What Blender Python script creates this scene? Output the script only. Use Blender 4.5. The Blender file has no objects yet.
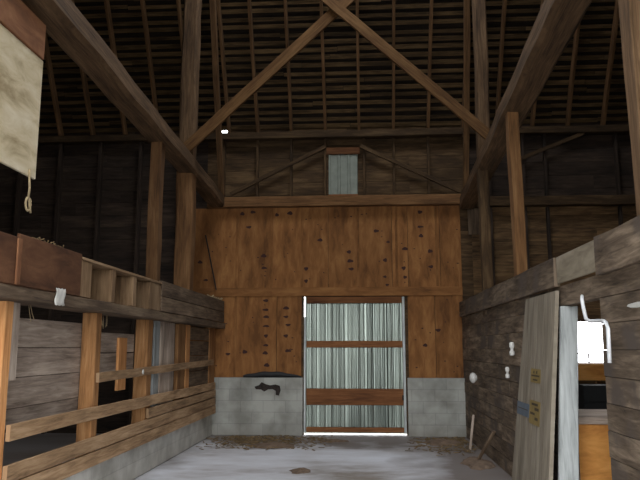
import bpy, bmesh, math, random
from mathutils import Vector, Matrix

S = bpy.context.scene
COL = S.collection
rnd = random.Random(7)

# ------------------------------------------------------------------ materials
def nt(name):
    m = bpy.data.materials.new(name)
    m.use_nodes = True
    t = m.node_tree
    return m, t, t.nodes, t.links, t.nodes['Principled BSDF']

def rgb(h):
    """sRGB 0-255 triple to linear"""
    def l(c):
        c /= 255.0
        return c / 12.92 if c <= 0.04045 else ((c + 0.055) / 1.055) ** 2.4
    return (l(h[0]), l(h[1]), l(h[2]), 1.0)

def ramp(n, stops):
    r = n.new('ShaderNodeValToRGB')
    e = r.color_ramp.elements
    while len(e) < len(stops):
        e.new(0.5)
    for i, (p, c) in enumerate(stops):
        e[i].position = p
        e[i].color = c
    return r

def wood(name, dark, mid, light, rough=0.85, grain=34.0, bump=0.25, blotch=None):
    m, t, n, l, b = nt(name)
    uv = n.new('ShaderNodeUVMap'); uv.uv_map = 'grain'
    info = n.new('ShaderNodeObjectInfo')
    off = n.new('ShaderNodeVectorMath'); off.operation = 'SCALE'
    off.inputs[0].default_value = (37.0, 19.0, 11.0)
    l.new(info.outputs['Random'], off.inputs['Scale'])
    add = n.new('ShaderNodeVectorMath'); add.operation = 'ADD'
    l.new(uv.outputs[0], add.inputs[0]); l.new(off.outputs[0], add.inputs[1])
    mp = n.new('ShaderNodeMapping'); mp.inputs['Scale'].default_value = (2.6, grain, 1.0)
    l.new(add.outputs[0], mp.inputs[0])
    g = n.new('ShaderNodeTexNoise'); g.inputs['Scale'].default_value = 1.0
    g.inputs['Detail'].default_value = 6.0; g.inputs['Roughness'].default_value = 0.65
    g.inputs['Distortion'].default_value = 0.6
    l.new(mp.outputs[0], g.inputs['Vector'])
    mp2 = n.new('ShaderNodeMapping'); mp2.inputs['Scale'].default_value = (0.9, 3.2, 1.0)
    l.new(add.outputs[0], mp2.inputs[0])
    g2 = n.new('ShaderNodeTexNoise'); g2.inputs['Scale'].default_value = 1.6
    g2.inputs['Detail'].default_value = 4.0
    l.new(mp2.outputs[0], g2.inputs['Vector'])
    mix = n.new('ShaderNodeMix'); mix.data_type = 'FLOAT'
    mix.inputs[0].default_value = 0.45
    l.new(g.outputs['Fac'], mix.inputs[2]); l.new(g2.outputs['Fac'], mix.inputs[3])
    r = ramp(n, [(0.36, rgb(dark)), (0.50, rgb(mid)), (0.64, rgb(light))])
    l.new(mix.outputs[0], r.inputs[0])
    at = n.new('ShaderNodeAttribute'); at.attribute_name = 'tone'
    col = n.new('ShaderNodeVectorMath'); col.operation = 'SCALE'
    l.new(r.outputs[0], col.inputs[0]); l.new(at.outputs['Fac'], col.inputs['Scale'])
    out = col.outputs[0]
    if blotch:
        ns = n.new('ShaderNodeTexNoise'); ns.inputs['Scale'].default_value = 2.3; ns.inputs['Detail'].default_value = 5
        l.new(add.outputs[0], ns.inputs['Vector'])
        rr = ramp(n, [(0.5, (0, 0, 0, 1)), (0.66, (1, 1, 1, 1))])
        l.new(ns.outputs['Fac'], rr.inputs[0])
        mx = n.new('ShaderNodeMix'); mx.data_type = 'RGBA'
        l.new(rr.outputs[0], mx.inputs[0]); l.new(out, mx.inputs[6]); mx.inputs[7].default_value = rgb(blotch)
        out = mx.outputs[2]
    l.new(out, b.inputs['Base Color'])
    b.inputs['Roughness'].default_value = rough
    b.inputs['Specular IOR Level'].default_value = 0.25
    bp = n.new('ShaderNodeBump'); bp.inputs['Strength'].default_value = bump; bp.inputs['Distance'].default_value = 0.01
    l.new(mix.outputs[0], bp.inputs['Height']); l.new(bp.outputs[0], b.inputs['Normal'])
    return m

def plain(name, c, rough=0.6, metal=0.0, var=0.15, scale=8.0):
    m, t, n, l, b = nt(name)
    tc = n.new('ShaderNodeTexCoord')
    ns = n.new('ShaderNodeTexNoise'); ns.inputs['Scale'].default_value = scale; ns.inputs['Detail'].default_value = 4
    l.new(tc.outputs['Object'], ns.inputs['Vector'])
    k = rgb(c)
    r = ramp(n, [(0.3, tuple(x * (1 - var) for x in k[:3]) + (1,)), (0.7, tuple(min(1, x * (1 + var)) for x in k[:3]) + (1,))])
    l.new(ns.outputs['Fac'], r.inputs[0]); l.new(r.outputs[0], b.inputs['Base Color'])
    b.inputs['Roughness'].default_value = rough
    b.inputs['Metallic'].default_value = metal
    return m

def block_mat(name, axis, c1, c2, c3):
    m, t, n, l, b = nt(name)
    geo = n.new('ShaderNodeNewGeometry')
    sep = n.new('ShaderNodeSeparateXYZ'); l.new(geo.outputs['Position'], sep.inputs[0])
    cmb = n.new('ShaderNodeCombineXYZ')
    l.new(sep.outputs['X' if axis == 'X' else 'Y'], cmb.inputs[0]); l.new(sep.outputs['Z'], cmb.inputs[1])
    br = n.new('ShaderNodeTexBrick')
    br.inputs['Scale'].default_value = 1.0
    br.inputs['Brick Width'].default_value = 0.41; br.inputs['Row Height'].default_value = 0.204
    br.inputs['Mortar Size'].default_value = 0.007; br.inputs['Mortar Smooth'].default_value = 0.6
    br.inputs['Color1'].default_value = rgb(c1); br.inputs['Color2'].default_value = rgb(c2)
    br.inputs['Mortar'].default_value = rgb(c3)
    l.new(cmb.outputs[0], br.inputs['Vector'])
    ns = n.new('ShaderNodeTexNoise'); ns.inputs['Scale'].default_value = 2.5; ns.inputs['Detail'].default_value = 8
    l.new(geo.outputs['Position'], ns.inputs['Vector'])
    r = ramp(n, [(0.34, (0.58, 0.57, 0.55, 1)), (0.6, (1, 1, 1, 1))])
    l.new(ns.outputs['Fac'], r.inputs[0])
    mx = n.new('ShaderNodeMix'); mx.data_type = 'RGBA'; mx.blend_type = 'MULTIPLY'; mx.inputs[0].default_value = 1
    l.new(br.outputs['Color'], mx.inputs[6]); l.new(r.outputs[0], mx.inputs[7])
    # brown splash stain along the foot of the blocks
    mr = n.new('ShaderNodeMapRange'); mr.inputs['From Min'].default_value = 0.02; mr.inputs['From Max'].default_value = 0.28
    mr.inputs['To Min'].default_value = 0.55; mr.inputs['To Max'].default_value = 0.0
    l.new(sep.outputs['Z'], mr.inputs['Value'])
    mm = n.new('ShaderNodeMath'); mm.operation = 'MULTIPLY'
    l.new(mr.outputs[0], mm.inputs[0]); l.new(ns.outputs['Fac'], mm.inputs[1])
    mx2 = n.new('ShaderNodeMix'); mx2.data_type = 'RGBA'
    l.new(mm.outputs[0], mx2.inputs[0]); l.new(mx.outputs[2], mx2.inputs[6]); mx2.inputs[7].default_value = rgb((92, 76, 60))
    l.new(mx2.outputs[2], b.inputs['Base Color'])
    b.inputs['Roughness'].default_value = 0.9
    bp = n.new('ShaderNodeBump'); bp.inputs['Strength'].default_value = 0.35; bp.inputs['Distance'].default_value = 0.01
    l.new(br.outputs['Fac'], bp.inputs['Height']); bp.invert = True
    l.new(bp.outputs[0], b.inputs['Normal'])
    return m

def floor_mat():
    m, t, n, l, b = nt('dusty_concrete')
    geo = n.new('ShaderNodeNewGeometry')
    ns = n.new('ShaderNodeTexNoise'); ns.inputs['Scale'].default_value = 0.55; ns.inputs['Detail'].default_value = 8; ns.inputs['Roughness'].default_value = 0.62
    mp = n.new('ShaderNodeMapping'); mp.inputs['Scale'].default_value = (0.8, 1.5, 1); mp.inputs['Location'].default_value = (3.1, 0.6, 0)
    l.new(geo.outputs['Position'], mp.inputs[0]); l.new(mp.outputs[0], ns.inputs['Vector'])
    r = ramp(n, [(0.33, rgb((136, 128, 120))), (0.46, rgb((196, 196, 200))), (0.62, rgb((220, 223, 230)))])
    l.new(ns.outputs['Fac'], r.inputs[0])
    # trodden dirt near the walls of the drive: a worn, noise-edged band
    sep = n.new('ShaderNodeSeparateXYZ'); l.new(geo.outputs['Position'], sep.inputs[0])
    a = n.new('ShaderNodeMath'); a.operation = 'ADD'; a.inputs[1].default_value = 1.0
    l.new(sep.outputs['X'], a.inputs[0])
    ab = n.new('ShaderNodeMath'); ab.operation = 'ABSOLUTE'; l.new(a.outputs[0], ab.inputs[0])
    n2 = n.new('ShaderNodeTexNoise'); n2.inputs['Scale'].default_value = 1.4; n2.inputs['Detail'].default_value = 7
    l.new(geo.outputs['Position'], n2.inputs['Vector'])
    sm = n.new('ShaderNodeMath'); sm.operation = 'MULTIPLY_ADD'; sm.inputs[1].default_value = 1.5
    l.new(n2.outputs['Fac'], sm.inputs[0]); l.new(ab.outputs[0], sm.inputs[2])
    mr = n.new('ShaderNodeMapRange'); mr.inputs['From Min'].default_value = 2.15; mr.inputs['From Max'].default_value = 2.85
    mr.inputs['To Max'].default_value = 0.85
    l.new(sm.outputs[0], mr.inputs['Value'])
    # and a drift of dirt before the back wall
    s2 = n.new('ShaderNodeMath'); s2.operation = 'MULTIPLY_ADD'; s2.inputs[1].default_value = 2.6
    l.new(n2.outputs['Fac'], s2.inputs[0]); l.new(sep.outputs['Y'], s2.inputs[2])
    mr2 = n.new('ShaderNodeMapRange'); mr2.inputs['From Min'].default_value = 12.1; mr2.inputs['From Max'].default_value = 12.9
    mr2.inputs['To Max'].default_value = 0.8
    l.new(s2.outputs[0], mr2.inputs['Value'])
    mxx = n.new('ShaderNodeMath'); mxx.operation = 'MAXIMUM'
    l.new(mr.outputs[0], mxx.inputs[0]); l.new(mr2.outputs[0], mxx.inputs[1])
    mx = n.new('ShaderNodeMix'); mx.data_type = 'RGBA'
    l.new(mxx.outputs[0], mx.inputs[0]); l.new(r.outputs[0], mx.inputs[6]); mx.inputs[7].default_value = rgb((88, 74, 62))
    l.new(mx.outputs[2], b.inputs['Base Color'])
    rr = n.new('ShaderNodeMapRange'); rr.inputs['To Min'].default_value = 0.5; rr.inputs['To Max'].default_value = 0.85
    l.new(ns.outputs['Fac'], rr.inputs['Value']); l.new(rr.outputs[0], b.inputs['Roughness'])
    bp = n.new('ShaderNodeBump'); bp.inputs['Strength'].default_value = 0.3; bp.inputs['Distance'].default_value = 0.02
    l.new(n2.outputs['Fac'], bp.inputs['Height']); l.new(bp.outputs[0], b.inputs['Normal'])
    return m

def metal_mat():
    m, t, n, l, b = nt('galvanised_sheet')
    geo = n.new('ShaderNodeNewGeometry')
    mp = n.new('ShaderNodeMapping'); mp.inputs['Scale'].default_value = (9, 9, 0.8)
    l.new(geo.outputs['Position'], mp.inputs[0])
    ns = n.new('ShaderNodeTexNoise'); ns.inputs['Scale'].default_value = 0.5; ns.inputs['Detail'].default_value = 2
    l.new(mp.outputs[0], ns.inputs['Vector'])
    r = ramp(n, [(0.3, rgb((106, 114, 107))), (0.65, rgb((138, 147, 138)))])
    l.new(ns.outputs['Fac'], r.inputs[0]); l.new(r.outputs[0], b.inputs['Base Color'])
    b.inputs['Metallic'].default_value = 0.75
    rr = n.new('ShaderNodeMapRange'); rr.inputs['To Min'].default_value = 0.22; rr.inputs['To Max'].default_value = 0.42
    l.new(ns.outputs['Fac'], rr.inputs['Value']); l.new(rr.outputs[0], b.inputs['Roughness'])
    return m

M = {}
M['hewn'] = wood('hewn_timber', (62, 46, 32), (98, 75, 52), (128, 101, 74), bump=0.5)
M['brace'] = wood('planed_brace_timber', (78, 53, 29), (106, 75, 43), (130, 97, 60))
M['rafter'] = wood('rafter_timber', (78, 56, 36), (108, 80, 52), (134, 102, 70))
M['lath'] = wood('roof_lath', (52, 40, 25), (84, 66, 42), (114, 92, 62))
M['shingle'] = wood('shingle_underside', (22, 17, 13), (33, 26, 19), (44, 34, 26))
M['siding'] = wood('weathered_siding', (46, 34, 22), (74, 56, 36), (100, 79, 54), grain=20)
M['darksiding'] = wood('shade_toned_siding', (36, 29, 25), (57, 46, 38), (78, 64, 52), grain=20)  # darker copy of the siding, shade of the unlit bays in its colour
M['ply'] = wood('fir_plywood', (100, 65, 35), (130, 87, 48), (152, 107, 63), grain=9, bump=0.05)
M['knot'] = plain('plywood_knot', (52, 20, 12), 0.8)
M['stud'] = wood('stud_timber', (98, 68, 42), (136, 97, 60), (162, 122, 82))
M['doorrail'] = wood('door_rail_timber', (92, 58, 36), (126, 82, 50), (152, 104, 66))
M['fresh'] = wood('fresh_pine', (176, 118, 70), (206, 146, 92), (226, 172, 116), bump=0.1)
M['rail'] = wood('stall_rail_timber', (118, 92, 66), (164, 132, 98), (196, 164, 128))
M['grey'] = wood('grey_weathered_plank', (112, 99, 88), (156, 140, 126), (190, 174, 158))
M['brown'] = wood('brown_weathered_plank', (72, 58, 46), (108, 90, 72), (140, 120, 98))
M['wallplank'] = wood('partition_plank', (64, 53, 42), (107, 92, 76), (150, 132, 112), grain=22, blotch=(88, 78, 70))
M['binply'] = wood('red_brown_plywood', (80, 52, 34), (108, 72, 48), (128, 90, 62), grain=8, bump=0.05)
M['panelply'] = wood('grey_door_panel', (112, 104, 90), (138, 128, 112), (158, 150, 134), grain=24, bump=0.15)
M['whitewash'] = wood('whitewashed_plank', (134, 138, 136), (176, 180, 178), (196, 200, 198), bump=0.15)
M['whitepaint'] = wood('white_painted_plywood', (160, 142, 108), (208, 192, 158), (226, 214, 188), grain=6, bump=0.05)
M['patch'] = wood('pale_patch_plywood', (120, 110, 94), (148, 137, 117), (168, 156, 136), grain=10, bump=0.05)
M['orangeply'] = wood('orange_plywood', (180, 118, 58), (210, 146, 76), (228, 168, 98), grain=8, bump=0.05)
M['metal'] = metal_mat()
M['palemetal'] = plain('pale_grey_green_sheet', (128, 134, 124), 0.55, 0.2)
M['blockX'] = block_mat('concrete_block_face', 'X', (172, 172, 164), (164, 165, 158), (152, 152, 147))
M['blockY'] = block_mat('concrete_block_curb', 'Y', (220, 218, 209), (212, 211, 203), (204, 202, 194))
M['floor'] = floor_mat()
M['ground'] = plain('gravel_yard', (120, 118, 108), 0.95, 0, 0.3, 3.0)
M['white'] = plain('white_enamel', (226, 228, 230), 0.4)
M['porcelain'] = plain('white_porcelain', (222, 220, 214), 0.25)
M['rag'] = plain('off_white_cloth', (206, 204, 196), 0.9)
M['rope'] = plain('straw_coloured_cord', (176, 156, 120), 0.9, 0, 0.25, 60)
M['rubber'] = plain('black_rubber', (26, 26, 27), 0.7)
M['iron'] = plain('dark_rusty_iron', (44, 34, 28), 0.75, 0.3, 0.4, 30)
M['straw'] = plain('trodden_straw', (112, 92, 62), 0.95, 0, 0.5, 12)
M['dung'] = plain('dried_mud', (108, 90, 74), 0.95, 0, 0.4, 14)
M['yellow'] = plain('faded_yellow_label', (132, 112, 62), 0.7)
M['blue'] = plain('faded_blue_label', (88, 98, 108), 0.7)
M['ink'] = plain('dark_print', (70, 58, 40), 0.8)
M['darkpaint'] = plain('dark_painted_crate', (38, 40, 40), 0.7)
M['sashpaint'] = plain('brown_sash_paint', (74, 50, 34), 0.6)

# ------------------------------------------------------------------ mesh builder
class MB:
    def __init__(self):
        self.v = []; self.f = []; self.mi = []; self.tn = []; self.uv = []; self.sm = []
    def face(self, pts, uvs, mat=0, tone=1.0, smooth=False):
        k = len(self.v)
        self.v += [Vector(p) for p in pts]
        self.f.append(tuple(range(k, k + len(pts))))
        self.mi.append(mat); self.tn.append(tone); self.uv.append(uvs); self.sm.append(smooth)
    def box(self, x0, x1, y0, y1, z0, z1, mat=0, tone=None, axis=None):
        tone = rnd.uniform(0.8, 1.15) if tone is None else tone
        lo = (x0, y0, z0); hi = (x1, y1, z1)
        dims = [hi[i] - lo[i] for i in range(3)]
        L = dims.index(max(dims)) if axis is None else 'XYZ'.index(axis)
        o, p = rnd.uniform(0, 40), rnd.uniform(0, 40)
        for a in range(3):
            b, c = [i for i in range(3) if i != a]
            for side in (0, 1):
                pts = []
                for (s, t) in ((0, 0), (1, 0), (1, 1), (0, 1)):
                    q = [0, 0, 0]
                    q[a] = hi[a] if side else lo[a]
                    q[b] = hi[b] if s else lo[b]
                    q[c] = hi[c] if t else lo[c]
                    pts.append(tuple(q))
                flip = (side == 1) == (a == 1)
                if flip: pts.reverse()
                w = b if L != b else c
                if L == a: uvs = [(q[b] * 0.3 + o, q[c] + p) for q in pts]
                else: uvs = [(q[L] + o, q[w] + q[a] + p) for q in pts]
                self.face(pts, uvs, mat, tone)
    def beam(self, p0, p1, w, h, side=None, segs=8, jit=0.0, chamfer=0.12, mat=0, tone=None, w2=None, h2=None, bend=0.0):
        """rough timber from p0 to p1; w across `side`, h across the remaining axis"""
        tone = rnd.uniform(0.85, 1.12) if tone is None else tone
        p0 = Vector(p0); p1 = Vector(p1); d = (p1 - p0).normalized(); Ln = (p1 - p0).length
        s = Vector(side) if side else (d.cross(Vector((0, 0, 1))) if abs(d.z) < 0.9 else Vector((1, 0, 0)))
        s = (s - d * s.dot(d)).normalized(); u = d.cross(s).normalized()
        w2 = w if w2 is None else w2; h2 = h if h2 is None else h2
        o, pp = rnd.uniform(0, 40), rnd.uniform(0, 40)
        rings = []
        for i in range(segs + 1):
            t = i / segs
            W = (w + (w2 - w) * t) / 2; Hh = (h + (h2 - h) * t) / 2
            c = chamfer * min(W, Hh)
            ctr = p0 + d * (Ln * t) + u * bend * math.sin(math.pi * t)
            prof = [(-W + c, -Hh), (W - c, -Hh), (W, -Hh + c), (W, Hh - c), (W - c, Hh), (-W + c, Hh), (-W, Hh - c), (-W, -Hh + c)]
            jx, jz = rnd.uniform(-jit, jit), rnd.uniform(-jit, jit)
            rings.append([ctr + s * (a + jx + rnd.uniform(-jit, jit) * .5) + u * (b + jz + rnd.uniform(-jit, jit) * .5) for a, b in prof])
        per = [0, w, w + .01, w + h, w + h + .01, 2 * w + h, 2 * w + h + .01, 2 * w + 2 * h, 2 * w + 2 * h + .01]
        for i in range(segs):
            u0, u1 = Ln * i / segs + o, Ln * (i + 1) / segs + o
            for k in range(8):
                k2 = (k + 1) % 8
                self.face([rings[i][k], rings[i][k2], rings[i + 1][k2], rings[i + 1][k]],
                          [(u0, per[k] + pp), (u0, per[k + 1] + pp), (u1, per[k + 1] + pp), (u1, per[k] + pp)], mat, tone)
        self.face(list(reversed(rings[0])), [(o, pp)] * 8, mat, tone)
        self.face(rings[-1], [(o, pp)] * 8, mat, tone)
    def tube(self, pts, r, n=8, mat=0, tone=1.0, flat=1.0, rr=None):
        pts = [Vector(p) for p in pts]
        rings = []
        prev = None
        for i, p in enumerate(pts):
            d = (pts[min(i + 1, len(pts) - 1)] - pts[max(i - 1, 0)]).normalized()
            ref = Vector((0, 0, 1)) if abs(d.z) < 0.95 else Vector((1, 0, 0))
            a = d.cross(ref).normalized()
            if prev is not None and a.dot(prev) < 0: a = -a
            prev = a
            bb = a.cross(d).normalized()
            R = r if rr is None else rr[i]
            rings.append([p + a * math.cos(2 * math.pi * k / n) * R + bb * math.sin(2 * math.pi * k / n) * R * flat for k in range(n)])
        for i in range(len(rings) - 1):
            for k in range(n):
                k2 = (k + 1) % n
                self.face([rings[i][k], rings[i][k2], rings[i + 1][k2], rings[i + 1][k]], [(i * .1, k * .1)] * 4, mat, tone, True)
        self.face(list(reversed(rings[0])), [(0, 0)] * n, mat, tone)
        self.face(rings[-1], [(0, 0)] * n, mat, tone)
    def lathe(self, origin, axis, prof, n=14, mat=0):
        axis = Vector(axis).normalized(); o = Vector(origin)
        a = axis.orthogonal().normalized(); b = axis.cross(a)
        rings = [[o + axis * t + (a * math.cos(2 * math.pi * k / n) + b * math.sin(2 * math.pi * k / n)) * max(r, 1e-4) for k in range(n)] for r, t in prof]
        for i in range(len(rings) - 1):
            for k in range(n):
                k2 = (k + 1) % n
                self.face([rings[i][k], rings[i][k2], rings[i + 1][k2], rings[i + 1][k]], [(0, 0)] * 4, mat, 1.0, True)
    def disc(self, c, rx, rz, y, mat=0, n=10, thick=0.002):
        """small raised ellipse facing -Y"""
        ph = rnd.uniform(0, 6)
        R = [1 + 0.18 * math.sin(2 * k + ph) for k in range(n)]
        f = [(c[0] + rx * R[k] * math.cos(2 * math.pi * k / n), y - thick, c[1] + rz * R[k] * math.sin(2 * math.pi * k / n)) for k in range(n)]
        g = [(p[0], y, p[2]) for p in f]
        self.face(f, [(0, 0)] * n, mat)
        for k in range(n):
            k2 = (k + 1) % n
            self.face([f[k2], f[k], g[k], g[k2]], [(0, 0)] * 4, mat)
    def build(self, name, mats, parent=None, bevel=0.0, weld=True):
        if not isinstance(mats, (list, tuple)): mats = [mats]
        lo = Vector([min(p[i] for p in self.v) for i in range(3)])
        hi = Vector([max(p[i] for p in self.v) for i in range(3)])
        org = Vector(((lo.x + hi.x) / 2, (lo.y + hi.y) / 2, lo.z))
        me = bpy.data.meshes.new(name)
        me.from_pydata([p - org for p in self.v], [], self.f)
        for m in mats: me.materials.append(M[m])
        me.polygons.foreach_set('material_index', self.mi)
        me.polygons.foreach_set('use_smooth', self.sm)
        uvl = me.uv_layers.new(name='grain')
        flat = []
        for u in self.uv:
            for q in u: flat += [q[0], q[1]]
        uvl.data.foreach_set('uv', flat)
        at = me.attributes.new('tone', 'FLOAT', 'FACE')
        at.data.foreach_set('value', self.tn)
        if weld:
            bm = bmesh.new(); bm.from_mesh(me)
            bmesh.ops.remove_doubles(bm, verts=bm.verts, dist=1e-5)
            bmesh.ops.recalc_face_normals(bm, faces=bm.faces)
            bm.to_mesh(me); bm.free()
        me.update()
        o = bpy.data.objects.new(name, me)
        COL.objects.link(o)
        if parent is not None:
            o.parent = parent
            o.location = org - parent.location
            # grandchildren: parent.location is local, so subtract the whole chain
            if parent.parent is not None: o.location -= parent.parent.location
        else:
            o.location = org
        if bevel:
            bv = o.modifiers.new('bevel', 'BEVEL'); bv.width = bevel; bv.segments = 1; bv.limit_method = 'ANGLE'
        return o

def tag(o, label, cat, group=None, kind=None):
    o['label'] = label; o['category'] = cat
    if group: o['group'] = group
    if kind: o['kind'] = kind
    return o

def thing(name, loc, label, cat, group=None):
    e = bpy.data.objects.new(name, None); COL.objects.link(e)
    e.location = loc; e.empty_display_size = 0.1
    return tag(e, label, cat, group)

def struct(o):
    o['kind'] = 'structure'
    return o

def timber(name, p0, p1, w, h, mat, label, cat, group=None, **k):
    b = MB(); b.beam(p0, p1, w, h, **k)
    return tag(b.build(name, mat), label, cat, group)

def board(name, box, mat, label, cat, group=None, parent=None, bevel=0.004, tone=None, axis=None):
    b = MB(); b.box(*box, tone=tone, axis=axis)
    o = b.build(name, mat, parent, bevel)
    if parent is None: tag(o, label, cat, group)
    elif label: o['label'] = label
    return o

# ------------------------------------------------------------------ dimensions
YB = 12.6           # inner face of the back wall
YF = -0.9           # front wall
XW, XE = -8.5, 8.0  # end walls
ZP = 5.6            # wall plate
SL = 1.68           # lower roof slope
YK, ZK = 10.2, 5.65 + 1.68 * 2.4
YM = (YB + YF) / 2
ZR = ZK + 0.5 * (YK - YM)

# ------------------------------------------------------------------ setting: floor, walls, roof
b = MB(); b.box(XW, XE, YF, YB + .2, -0.2, 0.0, tone=1.0); struct(b.build('floor', 'floor'))
b = MB(); b.box(-70, 70, -70, 90, -0.35, -0.22, tone=1.0); struct(b.build('ground', 'ground'))

def courses(b, x0, x1, z0, z1, y0, y1, hb, holes, cuts=(), mat=0, plane='Y', tone=(0.75, 1.15), gap=0.006):
    """horizontal boards on a wall with rectangular holes; plane 'Y' runs along X, 'X' runs along Y"""
    zs = sorted(set([z0, z1] + [h[2] for h in holes] + [h[3] for h in holes]))
    lv = []
    for a, c in zip(zs, zs[1:]):
        k = max(1, round((c - a) / hb))
        lv += [a + (c - a) * i / k for i in range(k)]
    lv.append(z1)
    for a, c in zip(lv, lv[1:]):
        spans = [(x0, x1)]
        for h in holes:
            if a < h[3] - 1e-4 and c > h[2] + 1e-4:
                ns = []
                for s, e in spans:
                    if h[0] > s: ns.append((s, min(e, h[0])))
                    if h[1] < e: ns.append((max(s, h[1]), e))
                spans = [q for q in ns if q[1] - q[0] > 1e-3]
        for s, e in spans:
            x = s
            while x < e - 1e-3:
                nx = min(e, x + rnd.uniform(2.2, 4.2))
                if e - nx < 0.5: nx = e
                o = rnd.uniform(-.004, .004)
                bx = (x, nx, y0 + o, y1 + o) if plane == 'Y' else (y0 + o, y1 + o, x, nx)
                b.box(bx[0], bx[1], bx[2], bx[3], a + gap / 2, c - gap / 2, mat, rnd.uniform(*tone), 'X' if plane == 'Y' else 'Y')
                x = nx

DX0, DX1, DZ1 = -1.12, 0.735, 2.49
WX0, WX1, WZ0, WZ1 = 3.5, 4.6, 1.30, 2.03
b = MB()
HOLE = (-2.84, -2.63, 5.635, 5.76)
holes = [(DX0, DX1, -0.2, DZ1), (WX0, WX1, WZ0, WZ1)]
courses(b, XW, -3.0, -0.2, 5.75, YB + .002, YB + .03, 0.24, [], mat=1)  # mow stretch: its shade is put into the darker board colour
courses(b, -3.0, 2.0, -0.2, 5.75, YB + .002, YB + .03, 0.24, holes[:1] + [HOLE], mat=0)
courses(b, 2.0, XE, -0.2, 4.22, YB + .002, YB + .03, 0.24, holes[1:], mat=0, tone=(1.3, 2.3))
courses(b, 2.0, XE, 4.22, 5.75, YB + .002, YB + .03, 0.24, [], mat=1)  # upper side bay: shade put into the board colour as well
# outer sheathing behind the boards, so no daylight leaks between them
hl = [(DX0, DX1, -0.2, DZ1), (WX0, WX1, WZ0, WZ1), HOLE]
courses(b, XW, XE, -0.2, 5.75, YB + .03, YB + .06, 3.0, hl, mat=0, gap=0.0)
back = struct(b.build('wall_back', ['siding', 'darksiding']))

# block base of the back wall, either side of the door
for k, (a, c) in enumerate(((-2.98, DX0 - .01), (DX1 + .02, 1.80))):
    b = MB(); b.box(a, c, YB - .13, YB - .001, -0.001, 1.02, tone=1.0)
    struct(b.build('trim_1' if k == 0 else 'trim_2', 'blockX', None, 0.008))

# plywood sheets nailed to the back wall (parts of the wall)
UP = [(-2.17, 3.81), (-1.87, 3.03), (-1.88, 3.26), (-1.64, 4.04), (-1.39, 4.07), (-1.08, 3.01), (-1.08, 2.78), (-0.28, 3.32), (-0.26, 3.15), (-0.24, 3.0), (0.23, 3.71), (0.45, 3.5), (0.39, 3.16), (0.38, 2.85), (0.42, 2.7), (1.05, 4.06), (1.05, 3.78), (1.06, 3.61), (0.76, 3.37), (1.22, 3.32), (0.73, 3.01), (1.23, 3.03), (0.75, 2.84), (-2.3, 4.07), (-2.1, 4.1), (-0.82, 3.55), (-3.09, 3.15), (-2.97, 2.81)]
LO = [(-1.83, 2.42), (-1.83, 2.25), (-1.82, 2.12), (-1.82, 1.95), (-1.82, 1.77), (-1.82, 1.6), (-1.83, 1.46), (-1.8, 1.24), (-1.45, 2.28), (-1.41, 1.97), (-1.45, 1.77), (-1.41, 1.5), (-2.52, 1.44), (-2.21, 1.48), (1.26, 2.0), (1.33, 1.87), (1.30, 2.2), (1.09, 1.6), (-1.45, 2.12)]
def sheet(x0, x1, z0, z1, knots, lab=None):
    b = MB()
    t = rnd.uniform(0.86, 1.14)
    y0 = YB - .03 - rnd.uniform(0, .004)
    b.box(x0 + .004, x1 - .004, y0, YB - .002, z0, z1, 0, t, 'Z')
    for (x, z) in knots:
        if x0 + .03 < x < x1 - .03 and z0 < z < z1:
            b.disc((x, z), rnd.uniform(.034, .062), rnd.uniform(.02, .036), y0, 1)
    for q in range(rnd.randint(3, 6)):
        x, z = rnd.uniform(x0 + .06, x1 - .06), rnd.uniform(z0 + .08, z1 - .08)
        b.disc((x, z), rnd.uniform(.01, .022), rnd.uniform(.007, .012), y0, 1, n=7)
    b.build('plywood_sheet', ['ply', 'knot'], back)
xs = [-3.28, -2.39, -1.73, -1.16, -0.67, -0.11, 0.52, 0.81, 1.40, 1.79]
for a, c in zip(xs, xs[1:]): sheet(a, c, 2.66, 4.18, UP)
for a, c in ((-3.28, -2.39), (-2.39, -1.62), (-1.62, DX0 - .04), (DX1 + .05, 1.28), (1.28, 1.79)):
    sheet(a, c, 1.02, 2.50, LO)
for (x0, x1, z0, z1) in ((-3.28, 1.79, 2.50, 2.66),):
    board('cover_strip', (x0, x1, YB - .05, YB - .002, z0, z1), 'ply', None, None, parent=back, tone=0.95)
for x, z0, z1 in ((-2.39, 1.03, 4.17), (-1.73, 2.67, 4.17), (-1.16, 2.67, 4.17), (-0.11, 2.67, 4.17), (0.60, 2.67, 4.17), (1.34, 2.67, 4.17)):
    board('batten', (x - .022, x + .022, YB - .046, YB - .03, z0, z1), 'ply', None, None, parent=back, tone=rnd.uniform(.8, 1.15))

# front wall with the wide drive doorway behind the camera
b = MB(); courses(b, XW, XE, -0.2, 5.75, YF - .06, YF, 0.24, [(-2.62, 1.66, -0.2, 5.2)], mat=0, gap=0.0); struct(b.build('wall_front', 'siding'))
def gable(x, name):
    b = MB()
    pts = [(x, YF - .06, -.2), (x, YB + .14, -.2), (x, YB + .14, ZP + .15), (x, YK + .1, ZK + .18), (x, YM, ZR + .15), (x, YF + (YB - YK) - .1, ZK + .18), (x, YF - .06, ZP + .15)]
    q = [(p[0] + .06, p[1], p[2]) for p in pts]
    uv = [(p[2], p[1]) for p in pts]
    b.face(pts, uv); b.face(list(reversed(q)), uv)
    for i in range(len(pts)):
        j = (i + 1) % len(pts)
        b.face([pts[i], pts[j], q[j], q[i]], [uv[i], uv[j], uv[j], uv[i]])
    struct(b.build(name, 'darksiding'))
gable(XW - .06, 'wall_west'); gable(XE, 'wall_east')

# unseen boarding added to keep doorway light out of mow and side bay
b = MB()
for (x, y1) in ((-3.05, 4.3), (2.02, 3.7)):
    courses(b, YF + .02, y1, 2.45, 8.2, x - .015, x + .015, 0.24, [], plane='X', gap=0.0)
struct(b.build('wall_light_blocker', 'darksiding'))

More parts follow.
